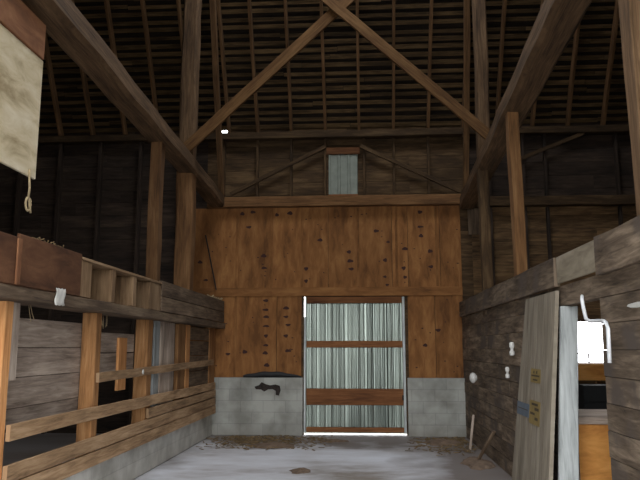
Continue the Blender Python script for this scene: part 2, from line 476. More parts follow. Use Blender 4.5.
# roof: spaced lath under dark shingles, lower slope behind, upper slopes above and the mirrored front
def slope_pt(x, s, off):
    """point on the lower back slope: s metres up from the plate, off above the rafter backs"""
    L = math.hypot(1, SL); ty, tz = -1 / L, SL / L
    return (x, YB + .05 + ty * s + tz * off, 5.62 + tz * s - ty * off)
SLEN = math.hypot(YB - YK, ZK - 5.65)
HX = (-2.84, -2.63); HS = (-0.45, 0.12)     # one lost shingle, a spot of daylight
b = MB()
s = 0.0
while s < SLEN:
    w = rnd.uniform(.06, .085)
    cuts = [XW, -4.6, HX[0], HX[1], 0.6, 4.4, XE] if s < HS[1] else [XW, -4.9 + rnd.uniform(-1, 1), -0.6 + rnd.uniform(-1, 1), 3.8 + rnd.uniform(-1, 1), XE]
    for a, c in zip(cuts, cuts[1:]):
        if s < HS[1] and abs(a - HX[0]) < 1e-6: continue
        t = rnd.uniform(.75, 1.25); o = rnd.uniform(0, 40)
        j = rnd.uniform(-.012, .012)
        P = [slope_pt(a + .004, s + j, .0), slope_pt(c - .004, s + j, .0), slope_pt(c - .004, s + j + w, .0), slope_pt(a + .004, s + j + w, .0)]
        Q = [slope_pt(a + .004, s + j, .028), slope_pt(c - .004, s + j, .028), slope_pt(c - .004, s + j + w, .028), slope_pt(a + .004, s + j + w, .028)]
        uP = [(p[0] + o, k * w + o) for p, k in zip(P, (0, 0, 1, 1))]
        b.face(P, uP, 0, t); b.face(list(reversed(Q)), uP, 0, t)
        for i in range(4):
            k = (i + 1) % 4
            b.face([P[i], P[k], Q[k], Q[i]], [uP[i], uP[k], uP[k], uP[i]], 0, t)
    s += 0.142
# shingles above the lath, with the hole
def shell(x0, x1, s0, s1):
    P = [slope_pt(x0, s0, .03), slope_pt(x1, s0, .03), slope_pt(x1, s1, .03), slope_pt(x0, s1, .03)]
    Q = [slope_pt(x0, s0, .06), slope_pt(x1, s0, .06), slope_pt(x1, s1, .06), slope_pt(x0, s1, .06)]
    uv = [(p[0], p[2]) for p in P]
    b.face(P, uv, 1); b.face(list(reversed(Q)), uv, 1)
    for i in range(4):
        k = (i + 1) % 4
        b.face([P[i], P[k], Q[k], Q[i]], [uv[i], uv[k], uv[k], uv[i]], 1)
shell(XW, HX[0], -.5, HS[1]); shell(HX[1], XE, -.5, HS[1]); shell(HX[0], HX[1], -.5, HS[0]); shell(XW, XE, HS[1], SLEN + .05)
def slab(ya, za, yb, zb, xa=None, xb=None):
    xa = XW if xa is None else xa; xb = XE if xb is None else xb
    P = [(xa, ya, za), (xb, ya, za), (xb, yb, zb), (xa, yb, zb)]
    Q = [(p[0], p[1], p[2] + .06) for p in P]
    uv = [(p[0], p[1] * 1.3) for p in P]
    b.face(P, uv, 1); b.face(list(reversed(Q)), uv, 1)
    for i in range(4):
        k = (i + 1) % 4
        b.face([P[i], P[k], Q[k], Q[i]], [uv[i], uv[k], uv[k], uv[i]], 1)
# unseen gap added in the upper back slope to brighten floor and stall
GX0, GX1, GY0, GY1 = -1.7, 2.2, 6.1, 9.9
def zu(y): return ZK + (ZR - ZK) * (YK + .03 - y) / (YK + .03 - YM)
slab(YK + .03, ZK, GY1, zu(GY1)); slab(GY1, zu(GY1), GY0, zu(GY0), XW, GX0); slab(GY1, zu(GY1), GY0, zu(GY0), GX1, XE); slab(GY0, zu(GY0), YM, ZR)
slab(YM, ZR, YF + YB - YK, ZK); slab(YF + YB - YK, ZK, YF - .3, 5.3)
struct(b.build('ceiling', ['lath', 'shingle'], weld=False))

# ------------------------------------------------------------------ big framing
ORD = ['first', 'second', 'third', 'fourth', 'fifth', 'sixth', 'seventh', 'eighth', 'ninth', 'tenth', 'eleventh', 'twelfth']
# rafters
for k in range(-9, 9):
    x = -0.07 + 0.65 * k + (.09 if k == -4 else 0)
    b = MB()
    p0 = Vector(slope_pt(x + rnd.uniform(-.01, .01), -.05, -.075)); p1 = Vector(slope_pt(x + rnd.uniform(-.02, .02), SLEN, -.075))
    b.beam(p0, p1, .05, .145, side=(1, 0, 0), segs=6, jit=.004)
    if k == 0: lab = 'roof rafter that runs up just beside the corner of the pale metal panel'
    elif k < 0: lab = 'roof rafter, %s towards the white board from the pale metal panel' % ORD[-k - 1]
    else: lab = 'roof rafter, %s towards the small doorway side from the pale metal panel' % ORD[k - 1]
    tag(b.build('rafter', 'rafter'), lab, 'rafter', 'rafters of the back roof slope')
# purlin at the roof break
timber('purlin_beam', (XW, YK + .05, ZK - .2), (XE, YK + .05, ZK - .2), .2, .22, 'hewn', 'long purlin carried on the tall posts high under the roof', 'beam', segs=20, jit=.008)
# wall plate
timber('wall_plate', (XW, YB - .1, 5.565), (XE, YB - .1, 5.565), .19, .13, 'siding', 'long horizontal wall plate where the roof laths meet the back wall', 'beam', segs=24, jit=.006, tone=.75)
# girt over the plywood
timber('girt', (-2.95, YB - .11, 4.27), (1.9, YB - .11, 4.27), .15, .19, 'stud', 'long brown girt lying along the top edge of the plywood sheets', 'beam', segs=16, jit=.004, tone=.66)
timber('girt', (1.95, YB - .1, 4.22), (XE, YB - .1, 4.22), .15, .18, 'siding', 'dim horizontal girt on the siding over the pale patch board', 'beam', segs=12, jit=.006)

board('corner_board', (1.93, 2.16, YB - .055, YB - .03, 3.62, 4.12), 'brown', 'short brown board on the back wall just under the side bay girt', 'board', tone=.8, axis='Z')
# tie beams along both sides of the drive
timber('tie_beam', (-2.79, YF + .02, 4.80), (-2.76, YB - .16, 4.30), .36, .30, 'hewn', 'heavy hewn tie beam passing over the hanging white board', 'beam', 'tie beams of the drive', segs=26, jit=.009, chamfer=.3, w2=.28, h2=.24, side=(1, 0, 0))
timber('tie_beam', (1.80, YF + .02, 5.06), (1.91, YB - .16, 4.20), .38, .32, 'hewn', 'heavy hewn tie beam passing over the small doorway', 'beam', 'tie beams of the drive', segs=26, jit=.009, chamfer=.3, w2=.28, h2=.24, side=(1, 0, 0))

# posts
timber('post', (-2.79, 8.79, 2.015), (-2.79, 8.79, 4.38), .15, .18, 'stud', 'slender post on the feeder beam, nearer the open cubbies', 'post', segs=8, jit=.006, side=(1, 0, 0), tone=.44)
timber('post', (-2.78, 10.32, 2.015), (-2.79, 10.32, 4.30), .26, .24, 'stud', 'thick post on the feeder beam below the tie beam crossing', 'post', segs=8, jit=.008, side=(1, 0, 0), tone=.6)
timber('post', (-2.78, 10.28, 4.50), (-2.75, 10.28, ZK - .3), .25, .24, 'hewn', 'tall hewn post above the feeder side tie beam up to the roof', 'post', segs=10, jit=.012, chamfer=.25, side=(1, 0, 0), tone=.82)
timber('post', (1.85, 8.05, 0), (1.81, 8.05, 4.42), .13, .16, 'stud', 'brown post between plank wall and tie beam, next to pale patch board', 'post', segs=8, jit=.006, side=(1, 0, 0), tone=.78)
timber('post', (1.86, 10.25, 0), (1.82, 10.25, 4.25), .15, .16, 'siding', 'dim post behind the plank wall below the tie beam at the brace foot', 'post', segs=8, jit=.006, side=(1, 0, 0), tone=1.1)
timber('post', (1.87, 10.28, 4.48), (1.86, 10.28, ZK - .3), .19, .2, 'hewn', 'tall hewn post above the doorway side tie beam up to the roof', 'post', segs=10, jit=.012, chamfer=.25, side=(1, 0, 0), tone=.82)
timber('post', (1.87, 4.38, 0), (1.83, 4.38, 4.58), .16, .18, 'hewn', 'post cut by the picture edge above the plank wall near the doorway', 'post', segs=8, jit=.008, side=(1, 0, 0), tone=1.15)
# slanting struts that follow the roof
timber('strut', (-2.68, YB - .12, 4.42), (-2.58, 10.55, 8.35), .10, .12, 'rafter', 'slanting strut under the rafters beside the tall post of the feeder side', 'strut', segs=8, jit=.006, side=(1, 0, 0))
timber('strut', (1.89, YB - .12, 4.36), (1.78, 10.55, 8.35), .10, .12, 'rafter', 'slanting strut under the rafters beside the tall post over the doorway', 'strut', segs=8, jit=.006, side=(1, 0, 0))
# the X brace between the tall posts
timber('cross_brace', (-2.74, 10.10, 4.64), (0.55, 10.10, 7.74), .05, .17, 'brace', 'long diagonal brace rising from the tall post on the feeder side', 'brace', 'crossed braces high in the drive', segs=10, jit=.004, side=(0, 1, 0))
timber('cross_brace', (1.92, 10.04, 4.70), (-1.35, 10.04, 7.77), .05, .16, 'brace', 'long diagonal brace rising from the tall post over the doorway side', 'brace', 'crossed braces high in the drive', segs=10, jit=.004, side=(0, 1, 0), tone=.85)

# upper back wall: studs, gable-like braces and the metal panel
for k in range(-4, 3):
    x = -0.07 + 0.65 * k
    if k == 0: lab, x = 'wall stud at the edge of the pale metal panel, nearer the doorway side', 0.02
    elif k == -1: lab = 'wall stud at the edge of the pale metal panel, nearer the feeder side'
    elif k < 0: lab = 'short wall stud, %s from the metal panel towards the feeder side' % ORD[-k - 1]
    else: lab = 'short wall stud, %s from the metal panel towards the doorway side' % ORD[k]
    tag_o = MB(); tag_o.box(x - .022, x + .022, YB - .09, YB - .005, 4.37, 5.52)
    tag(tag_o.build('wall_stud', 'siding', None, .003), lab, 'stud', 'studs above the plywood')
for i, x in enumerate((2.35, 2.98, 3.62, 4.3)):
    b = MB(); b.box(x - .025, x + .025, YB - .1, YB - .005, 0, 4.12); b.box(x - .025, x + .025, YB - .1, YB - .005, 4.32, 5.52)
    if i == 2:
        b = MB(); b.box(x - .26, x - .21, YB - .1, YB - .005, 0, 4.12); b.box(x - .26, x - .21, YB - .1, YB - .005, 4.32, 5.52)
    if i == 3:
        b = MB(); b.box(4.66, 4.71, YB - .1, YB - .005, 0, 4.12); b.box(4.66, 4.71, YB - .1, YB - .005, 4.32, 5.52)
    tag(b.build('wall_stud', 'darksiding', None, .003), 'dim tall stud beyond the plank wall, %s one from the tie beam end' % ORD[i], 'stud', 'studs of the side bay')
for i, x in enumerate((-3.5, -4.3, -5.1, -5.9, -6.7)):
    b = MB(); b.box(x - .03, x + .03, YB - .12, YB - .005, 0.0, 5.52)
    tag(b.build('wall_stud', 'darksiding', None, .003), 'dark tall stud in the mow, %s one from the plywood towards the white board' % ORD[i], 'stud', 'studs of the mow')
timber('gable_brace', (-2.52, YB - .13, 4.43), (-0.72, YB - .13, 5.33), .05, .07, 'siding', 'thin brace sloping up to the metal panel from the feeder side', 'brace', 'thin braces above the plywood', segs=6, jit=.003, side=(0, 1, 0), tone=1.0)
timber('gable_brace', (-0.05, YB - .13, 5.33), (1.80, YB - .13, 4.42), .05, .07, 'siding', 'thin brace sloping down from the metal panel to the doorway side', 'brace', 'thin braces above the plywood', segs=6, jit=.003, side=(0, 1, 0), tone=1.0)
timber('bay_brace', (2.75, YB - .14, 4.95), (4.1, YB - .14, 5.5), .04, .07, 'siding', 'thin dim brace sloping up the side bay wall above the girt', 'brace', segs=4, jit=.003, side=(0, 1, 0))
t = thing('metal_panel', (-0.38, YB - .03, 4.40), 'small pale ribbed metal panel set between studs above the plywood', 'panel')
b = MB()
n = 36; x0, x1 = -.655, -.105
for i in range(n):
    def rib(i):
        return YB - .035 - (0.014 if (i // 3) % 4 == 0 else 0.0)
    a, c = x0 + (x1 - x0) * i / n, x0 + (x1 - x0) * (i + 1) / n
    b.face([(a, rib(i), 4.42), (c, rib(i + 1), 4.42), (c, rib(i + 1), 5.19), (a, rib(i), 5.19)], [(0, 0)] * 4)
    b.face([(c, YB - .028, 4.42), (a, YB - .028, 4.42), (a, YB - .028, 5.19), (c, YB - .028, 5.19)], [(0, 0)] * 4)
b.build('metal_sheet', 'palemetal', t)
board('panel_header', (-.70, -.06, YB - .07, YB - .02, 5.20, 5.33), 'doorrail', 'reddish header board above the sheet', None, parent=t, tone=.55)
board('panel_sill', (-.66, -.1, YB - .07, YB - .02, 4.37, 4.415), 'doorrail', None, None, parent=t)

# ------------------------------------------------------------------ big sheet-metal door
t = thing('sheet_metal_door', (-0.19, YB + .03, 0.02), 'tall corrugated sheet metal door with brown wooden rails in back wall', 'door')
b = MB()
x0, x1 = DX0 + .014, DX1 + .06
N = 180
ribs = [rnd.uniform(.15, 1.0) for i in range(40)]
def wav(x):
    q = (x - x0) / 0.124
    ph = q * 2 * math.pi
    return YB + .105 - .012 * ribs[int(q + .5) % 40] * max(0, math.cos(ph)) ** 2 - .003 * math.cos(ph * 2.7 + 1) - .006 * math.sin(x * 3.1) - .004 * math.sin(x * 7.3 + 2)
ZB0, ZB1 = 0.03, 2.58
zs = [ZB0 + (ZB1 - ZB0) * j / 16 for j in range(17)]
def dent(x, z): return .004 * math.sin(z * 4.1 + x * 5) * math.sin(x * 9 - z * 1.7)
for i in range(N):
    a, c = x0 + (x1 - x0) * i / N, x0 + (x1 - x0) * (i + 1) / N
    for za, zb in zip(zs, zs[1:]):
        b.face([(a, wav(a) + dent(a, za), za), (c, wav(c) + dent(c, za), za), (c, wav(c) + dent(c, zb), zb), (a, wav(a) + dent(a, zb), zb)], [(0, 0)] * 4, 0, 1, True)
b.face([(x1, YB + .128, ZB0), (x0, YB + .128, ZB0), (x0, YB + .128, ZB1), (x1, YB + .128, ZB1)], [(0, 0)] * 4)
b.build('corrugated_sheet', 'metal', t)
for (z0, z1, tn) in ((2.37, 2.488, .85), (1.56, 1.68, 1.0), (.53, .82, .9), (.055, .14, .95)):
    board('door_rail', (DX0 + .045, DX1 - .05, YB + .01, YB + .062, z0, z1), 'doorrail', None, None, parent=t, tone=tn)
board('door_stile', (DX0 + .002, DX0 + .034, YB - .012, YB + .085, .04, 2.12), 'whitewash', 'thin pale edge strip', None, parent=t, tone=1.5)
board('door_stile', (DX1 - .048, DX1 - .004, YB - .012, YB + .062, .04, 2.485), 'whitewash', 'thin pale edge strip', None, parent=t, tone=1.2)
b = MB(); b.box(DX1 - .075, DX1 - .03, YB - .002, YB + .01, .62, .71, tone=1); b.tube([(DX1 - .055, YB, .63), (DX1 - .055, YB - .035, .64), (DX1 - .055, YB - .035, .69), (DX1 - .055, YB, .70)], .007)
b.build('door_handle', 'iron', t)

# black rubber strip on the block ledge, iron bracket below
b = MB()
pts, rr = [], []
for i in range(25):
    u = i / 24
    pts.append((-2.22 + 1.06 * u, YB - .085, 1.035 + .045 * math.sin(math.pi * u) + .006 * math.sin(u * 23)))
    rr.append(.042 * (0.45 + 0.75 * math.sin(math.pi * min(1, u * 1.1 + .03)) ** .7))
b.tube(pts, .03, n=10, rr=rr)
b.tube([(p[0], p[1] + .03, 1.03) for p in pts[2:-1]], .016, n=8)
tag(b.build('rubber_strip', 'rubber'), 'sagging black rubber strip on the block ledge below the plywood', 'strip')
t = thing('iron_bracket', (-1.75, YB - .14, .72), 'dark rusty iron bracket fixed to the block wall near the metal door', 'bracket')
b = MB()
prof = [(-2.0, .86), (-1.92, .885), (-1.87, .94), (-1.80, .905), (-1.72, .885), (-1.62, .90), (-1.54, .875), (-1.525, .80), (-1.555, .705), (-1.61, .715), (-1.615, .79), (-1.67, .82), (-1.75, .815), (-1.82, .775), (-1.88, .81), (-1.97, .815)]
k = len(prof)
f = [(p[0], YB - .165, p[1]) for p in prof]; g = [(p[0], YB - .131, p[1]) for p in prof]
b.face(f, [(0, 0)] * k); b.face(list(reversed(g)), [(0, 0)] * k)
for i in range(k): b.face([f[(i + 1) % k], f[i], g[i], g[(i + 1) % k]], [(0, 0)] * 4)
b.build('plate', 'iron', t)
for x, z in ((-1.86, .88), (-1.60, .86)):
    b = MB(); b.lathe((x, YB - .165, z), (0, -1, 0), [(0.018, 0), (.018, .008), (.012, .014), (0, .015)]); b.build('bolt', 'iron', t)
timber('iron_rod', (-2.99, YB - .07, 3.66), (-2.76, YB - .07, 2.62), .022, .022, 'iron', 'thin dark rod slanting down the plywood beside the thick post', 'rod', segs=4)

# ------------------------------------------------------------------ feeder / stall partition
b = MB(); b.box(-2.98, -2.76, 2.6, YB - .131, 0.0, .45, tone=1.0); struct(b.build('wall_left', 'blockY', None, .012))
timber('feeder_beam', (-2.75, 3.2, 1.957), (-2.75, YB - .05, 1.957), .34, .10, 'brown', 'long grey-brown beam under the plywood bin and the cubbies', 'beam', segs=22, jit=.004, side=(1, 0, 0), tone=.8)
# plywood bin
t = thing('plywood_bin', (-2.75, 4.6, 2.065), 'red-brown plywood bin standing on the feeder beam', 'bin')
board('front_panel', (-2.60, -2.575, 3.2, 4.86, 2.014, 2.37), 'binply', None, None, parent=t, tone=.85)
board('front_panel', (-2.60, -2.575, 4.88, 6.02, 2.014, 2.40), 'binply', None, None, parent=t, tone=.78)
board('joint_strip', (-2.575, -2.56, 4.84, 4.90, 2.014, 2.36), 'binply', None, None, parent=t, tone=1.25)
board('back_panel', (-2.93, -2.905, 3.2, 6.02, 2.014, 2.40), 'binply', None, None, parent=t)
board('end_panel', (-2.905, -2.60, 5.995, 6.02, 2.014, 2.39), 'binply', None, None, parent=t)
b = MB()
for i in range(14):
    y = 5.15 + rnd.random() * .55; x = -2.60 + rnd.uniform(-.02, .02)
    b.beam((x, y, 2.405), (x + rnd.uniform(-.04, .04), y + rnd.uniform(-.07, .07), 2.415 + rnd.uniform(0, .015)), .01, .006, segs=1)
tag(b.build('straw_wisps', 'straw'), 'loose straw wisps on the rim of the plywood bin', 'straw', kind='stuff')
# cubbies
t = thing('cubby_shelf', (-2.75, 7.3, 2.065), 'row of open board cubbies on the feeder beam beside the bin', 'shelf')
for (y0, y1, tn) in ((6.03, 6.28, 1.15), (6.81, 6.91, 1.1), (7.46, 7.57, 1.1), (8.06, 8.5, .95)):
    board('divider', (-2.90, -2.585, y0, y1, 2.014, 2.35), 'rail', None, None, parent=t, tone=tn * .55, axis='Z')
board('top_board', (-2.92, -2.575, 6.03, 8.5, 2.352, 2.378), 'rail', None, None, parent=t, tone=.7)
board('back_board', (-2.92, -2.902, 6.03, 8.5, 2.014, 2.35), 'brown', None, None, parent=t, tone=.9)
# wide planks beyond the cubbies
board('wide_plank', (-2.62, -2.575, 8.52, 12.42, 2.014, 2.20), 'brown', 'wide brown plank on feeder beam, lower of the two beyond the cubbies', 'plank', 'wide planks of the feeder', tone=.9)
board('wide_plank', (-2.62, -2.572, 8.52, 12.38, 2.206, 2.40), 'brown', 'wide brown plank beyond the cubbies, upper of the two', 'plank', 'wide planks of the feeder', tone=.78)
b = MB()
for i in range(26):
    y = 11.3 + rnd.random() * 1.05; x = -2.60 + rnd.uniform(-.02, .03)
    b.beam((x, y, 2.405), (x + rnd.uniform(-.05, .05), y + rnd.uniform(-.1, .1), 2.415 + rnd.uniform(0, .03)), .012, .008, segs=1)
tag(b.build('straw_wisps', 'rope'), 'pale straw wisps along the top of the upper wide plank', 'straw', kind='stuff')
# rag
b = MB()
n = 10
for i in range(n):
    for j in range(6):
        def P(i, j):
            return (-2.563 + .004 * math.sin(i * 1.3 + j), 5.50 + .17 * i / n + .008 * math.sin(j * 1.1), 2.045 - .14 * j / 6 - .004 * math.sin(i * 1.7))
        b.face([P(i, j), P(i + 1, j), P(i + 1, j + 1), P(i, j + 1)], [(0, 0)] * 4, 0, 1, True)
o = b.build('white_rag', 'rag'); sd = o.modifiers.new('cloth', 'SOLIDIFY'); sd.thickness = .006
tag(o, 'small white rag hanging flat on the feeder beam below the plywood bin', 'rag')

# stall posts
timber('stall_post', (-2.80, 5.085, .452), (-2.80, 5.085, 1.905), .15, .12, 'fresh', 'fresh orange pine stall post under the plywood bin', 'post', 'stall posts', segs=4, jit=.002, side=(1, 0, 0), tone=1.0)
timber('stall_post', (-2.80, 6.88, .452), (-2.80, 6.88, 1.905), .15, .15, 'stud', 'brown stall post below the first divider of the cubbies', 'post', 'stall posts', segs=4, jit=.003, side=(1, 0, 0), tone=1.35)
timber('stall_post', (-2.815, 8.60, .452), (-2.815, 8.60, 1.905), .17, .2, 'stud', 'brown stall post below the end of the cubbies', 'post', 'stall posts', segs=4, jit=.003, side=(1, 0, 0), tone=1.2)
timber('stall_post', (-2.79, 12.18, .452), (-2.79, 12.18, 1.905), .12, .45, 'stud', 'orange-brown stall post in the corner against the block wall', 'post', 'stall posts', segs=4, jit=.003, side=(1, 0, 0), tone=1.15)
board('grey_cleat', (-2.80, -2.73, 5.15, 5.26, 1.30, 1.905), 'grey', 'short grey upright cleat beside the fresh orange pine stall post', 'cleat', tone=.95, axis='Z')
# upright boards behind the rails
for (y0, y1, z0, z1, m, tn, lab) in (
        (8.80, 9.02, .67, 1.9, 'whitewash', .62, 'pale blue-grey upright board behind the stall rails, next to the cubby end post'),
        (9.07, 9.74, .67, 1.9, 'grey', 1.1, 'broad mottled grey upright board in the middle of the stall rails'),
        (9.95, 10.34, .67, 1.9, 'stud', .9, 'brown upright board behind the stall rails below the thick post'),
        (10.40, 10.62, .67, 1.9, 'fresh', .8, 'narrow orange upright board behind the stall rails below the thick post')):
    b = MB(); b.box(-2.79, -2.735, y0, y1, .453, 1.905, tone=tn)
    tag(b.build('upright_board', m, None, .003), lab, 'board', 'upright boards of the stall')
for i, (z0, z1) in enumerate(((.453, .93), (.945, 1.18), (1.19, 1.42), (1.43, 1.66), (1.68, 1.88))):
    b = MB(); b.box(-2.775, -2.74, 10.66, 11.94, z0, z1)
    tag(b.build('short_plank', 'brown', None, .004), 'short horizontal brown plank near the stall corner post, %s from the top' % ORD[4 - i], 'plank', 'short planks in the stall corner')
# rails nailed to the posts
RZ = [(-2.725, -2.682)]
def rail(y0, y1, z0, z1, lab, tn, y1z=0.0, mat='rail'):
    b = MB(); b.beam((-2.70, y0, (z0 + z1) / 2), (-2.70, y1, (z0 + z1) / 2 + y1z), .035, z1 - z0, side=(1, 0, 0), segs=14, jit=.003, chamfer=.15, tone=tn)
    tag(b.build('stall_rail', mat), lab, 'rail', 'stall rails')
rail(5.14, 12.35, .40, .535, 'lowest stall rail, lying on the block curb', 1.0)
rail(5.14, 12.35, .545, .675, 'second stall rail up, resting on the lowest one', .92)
rail(8.5, 12.35, .69, .81, 'short stall rail in the gap under the main middle rail', .85)
rail(5.14, 12.3, .855, .975, 'main middle stall rail crossing all the posts above the open gap', 1.0, -.03)
rail(6.85, 12.1, 1.205, 1.30, 'highest stall rail, starting at the post under the cubby divider', .8, .05)
b = MB(); b.lathe((-2.68, 8.2, 1.265), (1, 0, 0), [(.028, 0), (.03, .006), (.018, .01), (0, .011)])
tag(b.build('white_splash', 'rag'), 'white bird-dropping splash on the highest stall rail', 'splash')
# back boards of the stall
lab4 = ['grey plank behind the pine stall post, topmost of its stack', 'grey plank behind the pine stall post, second from top', 'grey plank behind the pine stall post, third from top', 'grey plank behind the pine stall post, lowest and narrowest']
for i, (z0, z1) in enumerate(((1.555, 1.80), (1.31, 1.55), (1.06, 1.305), (.90, 1.055))):
    b = MB(); b.box(-2.915, -2.885, 4.3, 6.95, z0, z1, tone=(1.0, 1.1, .95, .8)[i])
    tag(b.build('stall_plank', 'grey', None, .004), lab4[i], 'plank', 'planks behind the stall posts')
for i, (z0, z1) in enumerate(((1.50, 1.72), (1.27, 1.49))):
    b = MB(); b.box(-2.93, -2.902, 6.97, 8.49, z0, z1, tone=1.1)
    tag(b.build('stall_plank', 'grey', None, .004), 'grey plank behind the short pine cleat, %s of two' % ('upper', 'lower')[i], 'plank', 'planks behind the stall posts')
board('pine_cleat', (-2.90, -2.865, 7.88, 8.14, 1.06, 1.67), 'fresh', 'short orange pine cleat on the grey planks under the cubbies', 'cleat', tone=1.0)
b = MB()
for y0, n in ((7.15, 6), (5.42, 4)):
    for i in range(n):
        y = y0 + rnd.random() * .25; a = rnd.uniform(-.12, .05)
        b.tube([(-2.84, y, 1.908), (-2.83, y + a * .4, 1.84), (-2.82, y + a, 1.75 + rnd.uniform(0, .05))], .0035, n=5)
tag(b.build('straw_wisps', 'rope'), 'pale straw wisps dangling below the feeder beam over the grey planks', 'straw', kind='stuff')

# hanging white board with brown top plank, cord with a loop
board('hanging_board', (-2.775, -2.75, 2.6, 5.40, 2.95, 4.0), 'whitepaint', 'big white painted board hanging under the tie beam', 'board', tone=1.0)
board('hanging_plank', (-2.785, -2.735, 2.6, 5.38, 4.005, 4.32), 'binply', 'brown plywood plank between the white board and the tie beam', 'plank', tone=1.5)
b = MB()
pts = [(-2.735, 5.26, 3.0), (-2.732, 5.26, 2.93), (-2.73, 5.27, 2.85), (-2.73, 5.265, 2.76)]
for i in range(13):
    a = math.pi / 2 + 2 * math.pi * i / 12
    pts.append((-2.73, 5.245 + .042 * math.cos(a) + .02, 2.71 + .055 * math.sin(a)))
pts += [(-2.728, 5.29, 2.68), (-2.728, 5.31, 2.645)]
b.tube(pts, .0095, n=7)
tag(b.build('cord_loop', 'rope'), 'knotted cord with a loop hanging from the white board', 'cord')

# ------------------------------------------------------------------ plank wall with the small doorway
OY0, OY1, OZ = 5.23, 6.20, 1.92
b = MB()
courses(b, YF, YB - .02, 0.0, 2.1, 1.76, 1.80, 0.2, [(OY0, OY1, -0.01, OZ)], plane='X', tone=(.85, 1.12), gap=0.004)
courses(b, YF, YB - .02, 0.0, 2.1, 1.80, 1.83, 2.0, [(OY0, OY1, -0.01, OZ)], plane='X', gap=0.0)
struct(b.build('wall_right', 'wallplank', None, .004))
timber('header_timber', (1.735, 6.26, 2.235), (1.735, YB - .1, 2.235), .05, .26, 'wallplank', 'long brown timber capping the plank wall beyond the pale patch board', 'beam', segs=14, jit=.008, side=(1, 0, 0), tone=.9)
timber('header_timber', (1.735, 1.0, 2.225), (1.735, 5.13, 2.225), .05, .28, 'wallplank', 'brown timber capping the plank wall on the near side of the patch board', 'beam', segs=10, jit=.006, side=(1, 0, 0), tone=1.1)
board('patch_board', (1.735, 1.757, 5.17, 6.24, 2.12, 2.36), 'patch', 'pale grey patch board let into the top of the plank wall', 'board', tone=1.0)
board('edge_strip', (1.722, 1.757, 5.135, 5.165, 2.10, 2.37), 'whitewash', 'thin pale strip on the near end of the patch board', 'strip', tone=.9)

# leaning grey door panel with faded labels
t = thing('leaning_door', (1.60, 6.8, 0.0), 'grey-brown plank door panel leaning against the plank wall beside the doorway', 'door')
def lean_quad(y0t, y1t, xt, zt, y0b, y1b, xb, thick, mat, name, parent, tone=1.0, zb=0.0, segs=1):
    b = MB()
    for k in range(segs):
        a0, a1 = k / segs, (k + 1) / segs
        g = .003 if segs > 1 else 0
        T = (y0t + (y1t - y0t) * a0 + g, y0t + (y1t - y0t) * a1 - g); B = (y0b + (y1b - y0b) * a0 + g, y0b + (y1b - y0b) * a1 - g)
        tn = tone * (rnd.uniform(.9, 1.1) if segs > 1 else 1)
        o = rnd.uniform(0, 40)
        P = [(xb, B[0], zb), (xb, B[1], zb), (xt, T[1], zt), (xt, T[0], zt)]
        Q = [(p[0] + thick, p[1], p[2]) for p in P]
        uv = [(p[2] + o, p[1] + o) for p in P]
        b.face(P, uv, 0, tn); b.face(list(reversed(Q)), uv, 0, tn)
        for i in range(4):
            j = (i + 1) % 4
            b.face([P[i], P[j], Q[j], Q[i]], [uv[i], uv[j], uv[j], uv[i]], 0, tn)
    return b.build(name, mat, parent)
lean_quad(6.24, 7.39, 1.715, 2.06, 6.18, 7.66, 1.52, .035, 'panelply', 'door_board', t, segs=6)
def on_lean(z): return 1.52 + (1.715 - 1.52) * z / 2.08
def sticker(y0, y1, z0, z1, mat, name, marks):
    b = MB()
    P = [(on_lean(z0) - .003, y0, z0), (on_lean(z0) - .003, y1, z0), (on_lean(z1) - .003, y1, z1), (on_lean(z1) - .003, y0, z1)]
    Q = [(p[0] + .002, p[1], p[2]) for p in P]
    b.face(P, [(0, 0)] * 4, 0); b.face(list(reversed(Q)), [(0, 0)] * 4, 0)
    for i in range(4):
        j = (i + 1) % 4
        b.face([P[i], P[j], Q[j], Q[i]], [(0, 0)] * 4, 0)
    for (u0, u1, v0, v1) in marks:
        ya, yb = y0 + (y1 - y0) * u0, y0 + (y1 - y0) * u1; za, zb = z0 + (z1 - z0) * v0, z0 + (z1 - z0) * v1
        b.face([(on_lean(za) - .0045, ya, za), (on_lean(za) - .0045, yb, za), (on_lean(zb) - .0045, yb, zb), (on_lean(zb) - .0045, ya, zb)], [(0, 0)] * 4, 1)
    b.build(name, [mat, 'ink'], t)
sticker(6.62, 6.99, 1.22, 1.35, 'yellow', 'sticker', [(.08, .92, .44, .56), (.3, .42, .66, .86), (.6, .72, .66, .86), (.25, .75, .14, .26)])
sticker(6.58, 6.98, .83, 1.05, 'yellow', 'sticker', [(.2, .8, .8, .9), (.1, .5, .6, .72), (.45, .9, .4, .5), (.15, .45, .2, .32)])
sticker(7.0, 7.52, .87, 1.0, 'blue', 'sticker', [(.1, .9, .5, .56)])

# whitewashed jamb plank leaning in the opening
b = MB()
xt, xb = 1.725, 1.60
for (dy, mir) in ((6.12, 0),):
    pts = [(xb, dy, 0), (xb + .17, dy, 0), (xt + .145, dy, 1.915), (xt, dy, 1.915)]
    q = [(p[0], p[1] + .05, p[2]) for p in pts]
    uv = [(p[2], p[0]) for p in pts]
    b.face(pts, uv); b.face(list(reversed(q)), uv)
    for i in range(4):
        j = (i + 1) % 4
        b.face([pts[i], pts[j], q[j], q[i]], [uv[i], uv[j], uv[j], uv[i]])
tag(b.build('jamb_plank', 'whitewash', None, .006), 'tall whitewashed plank standing at the far side of the small doorway', 'plank')
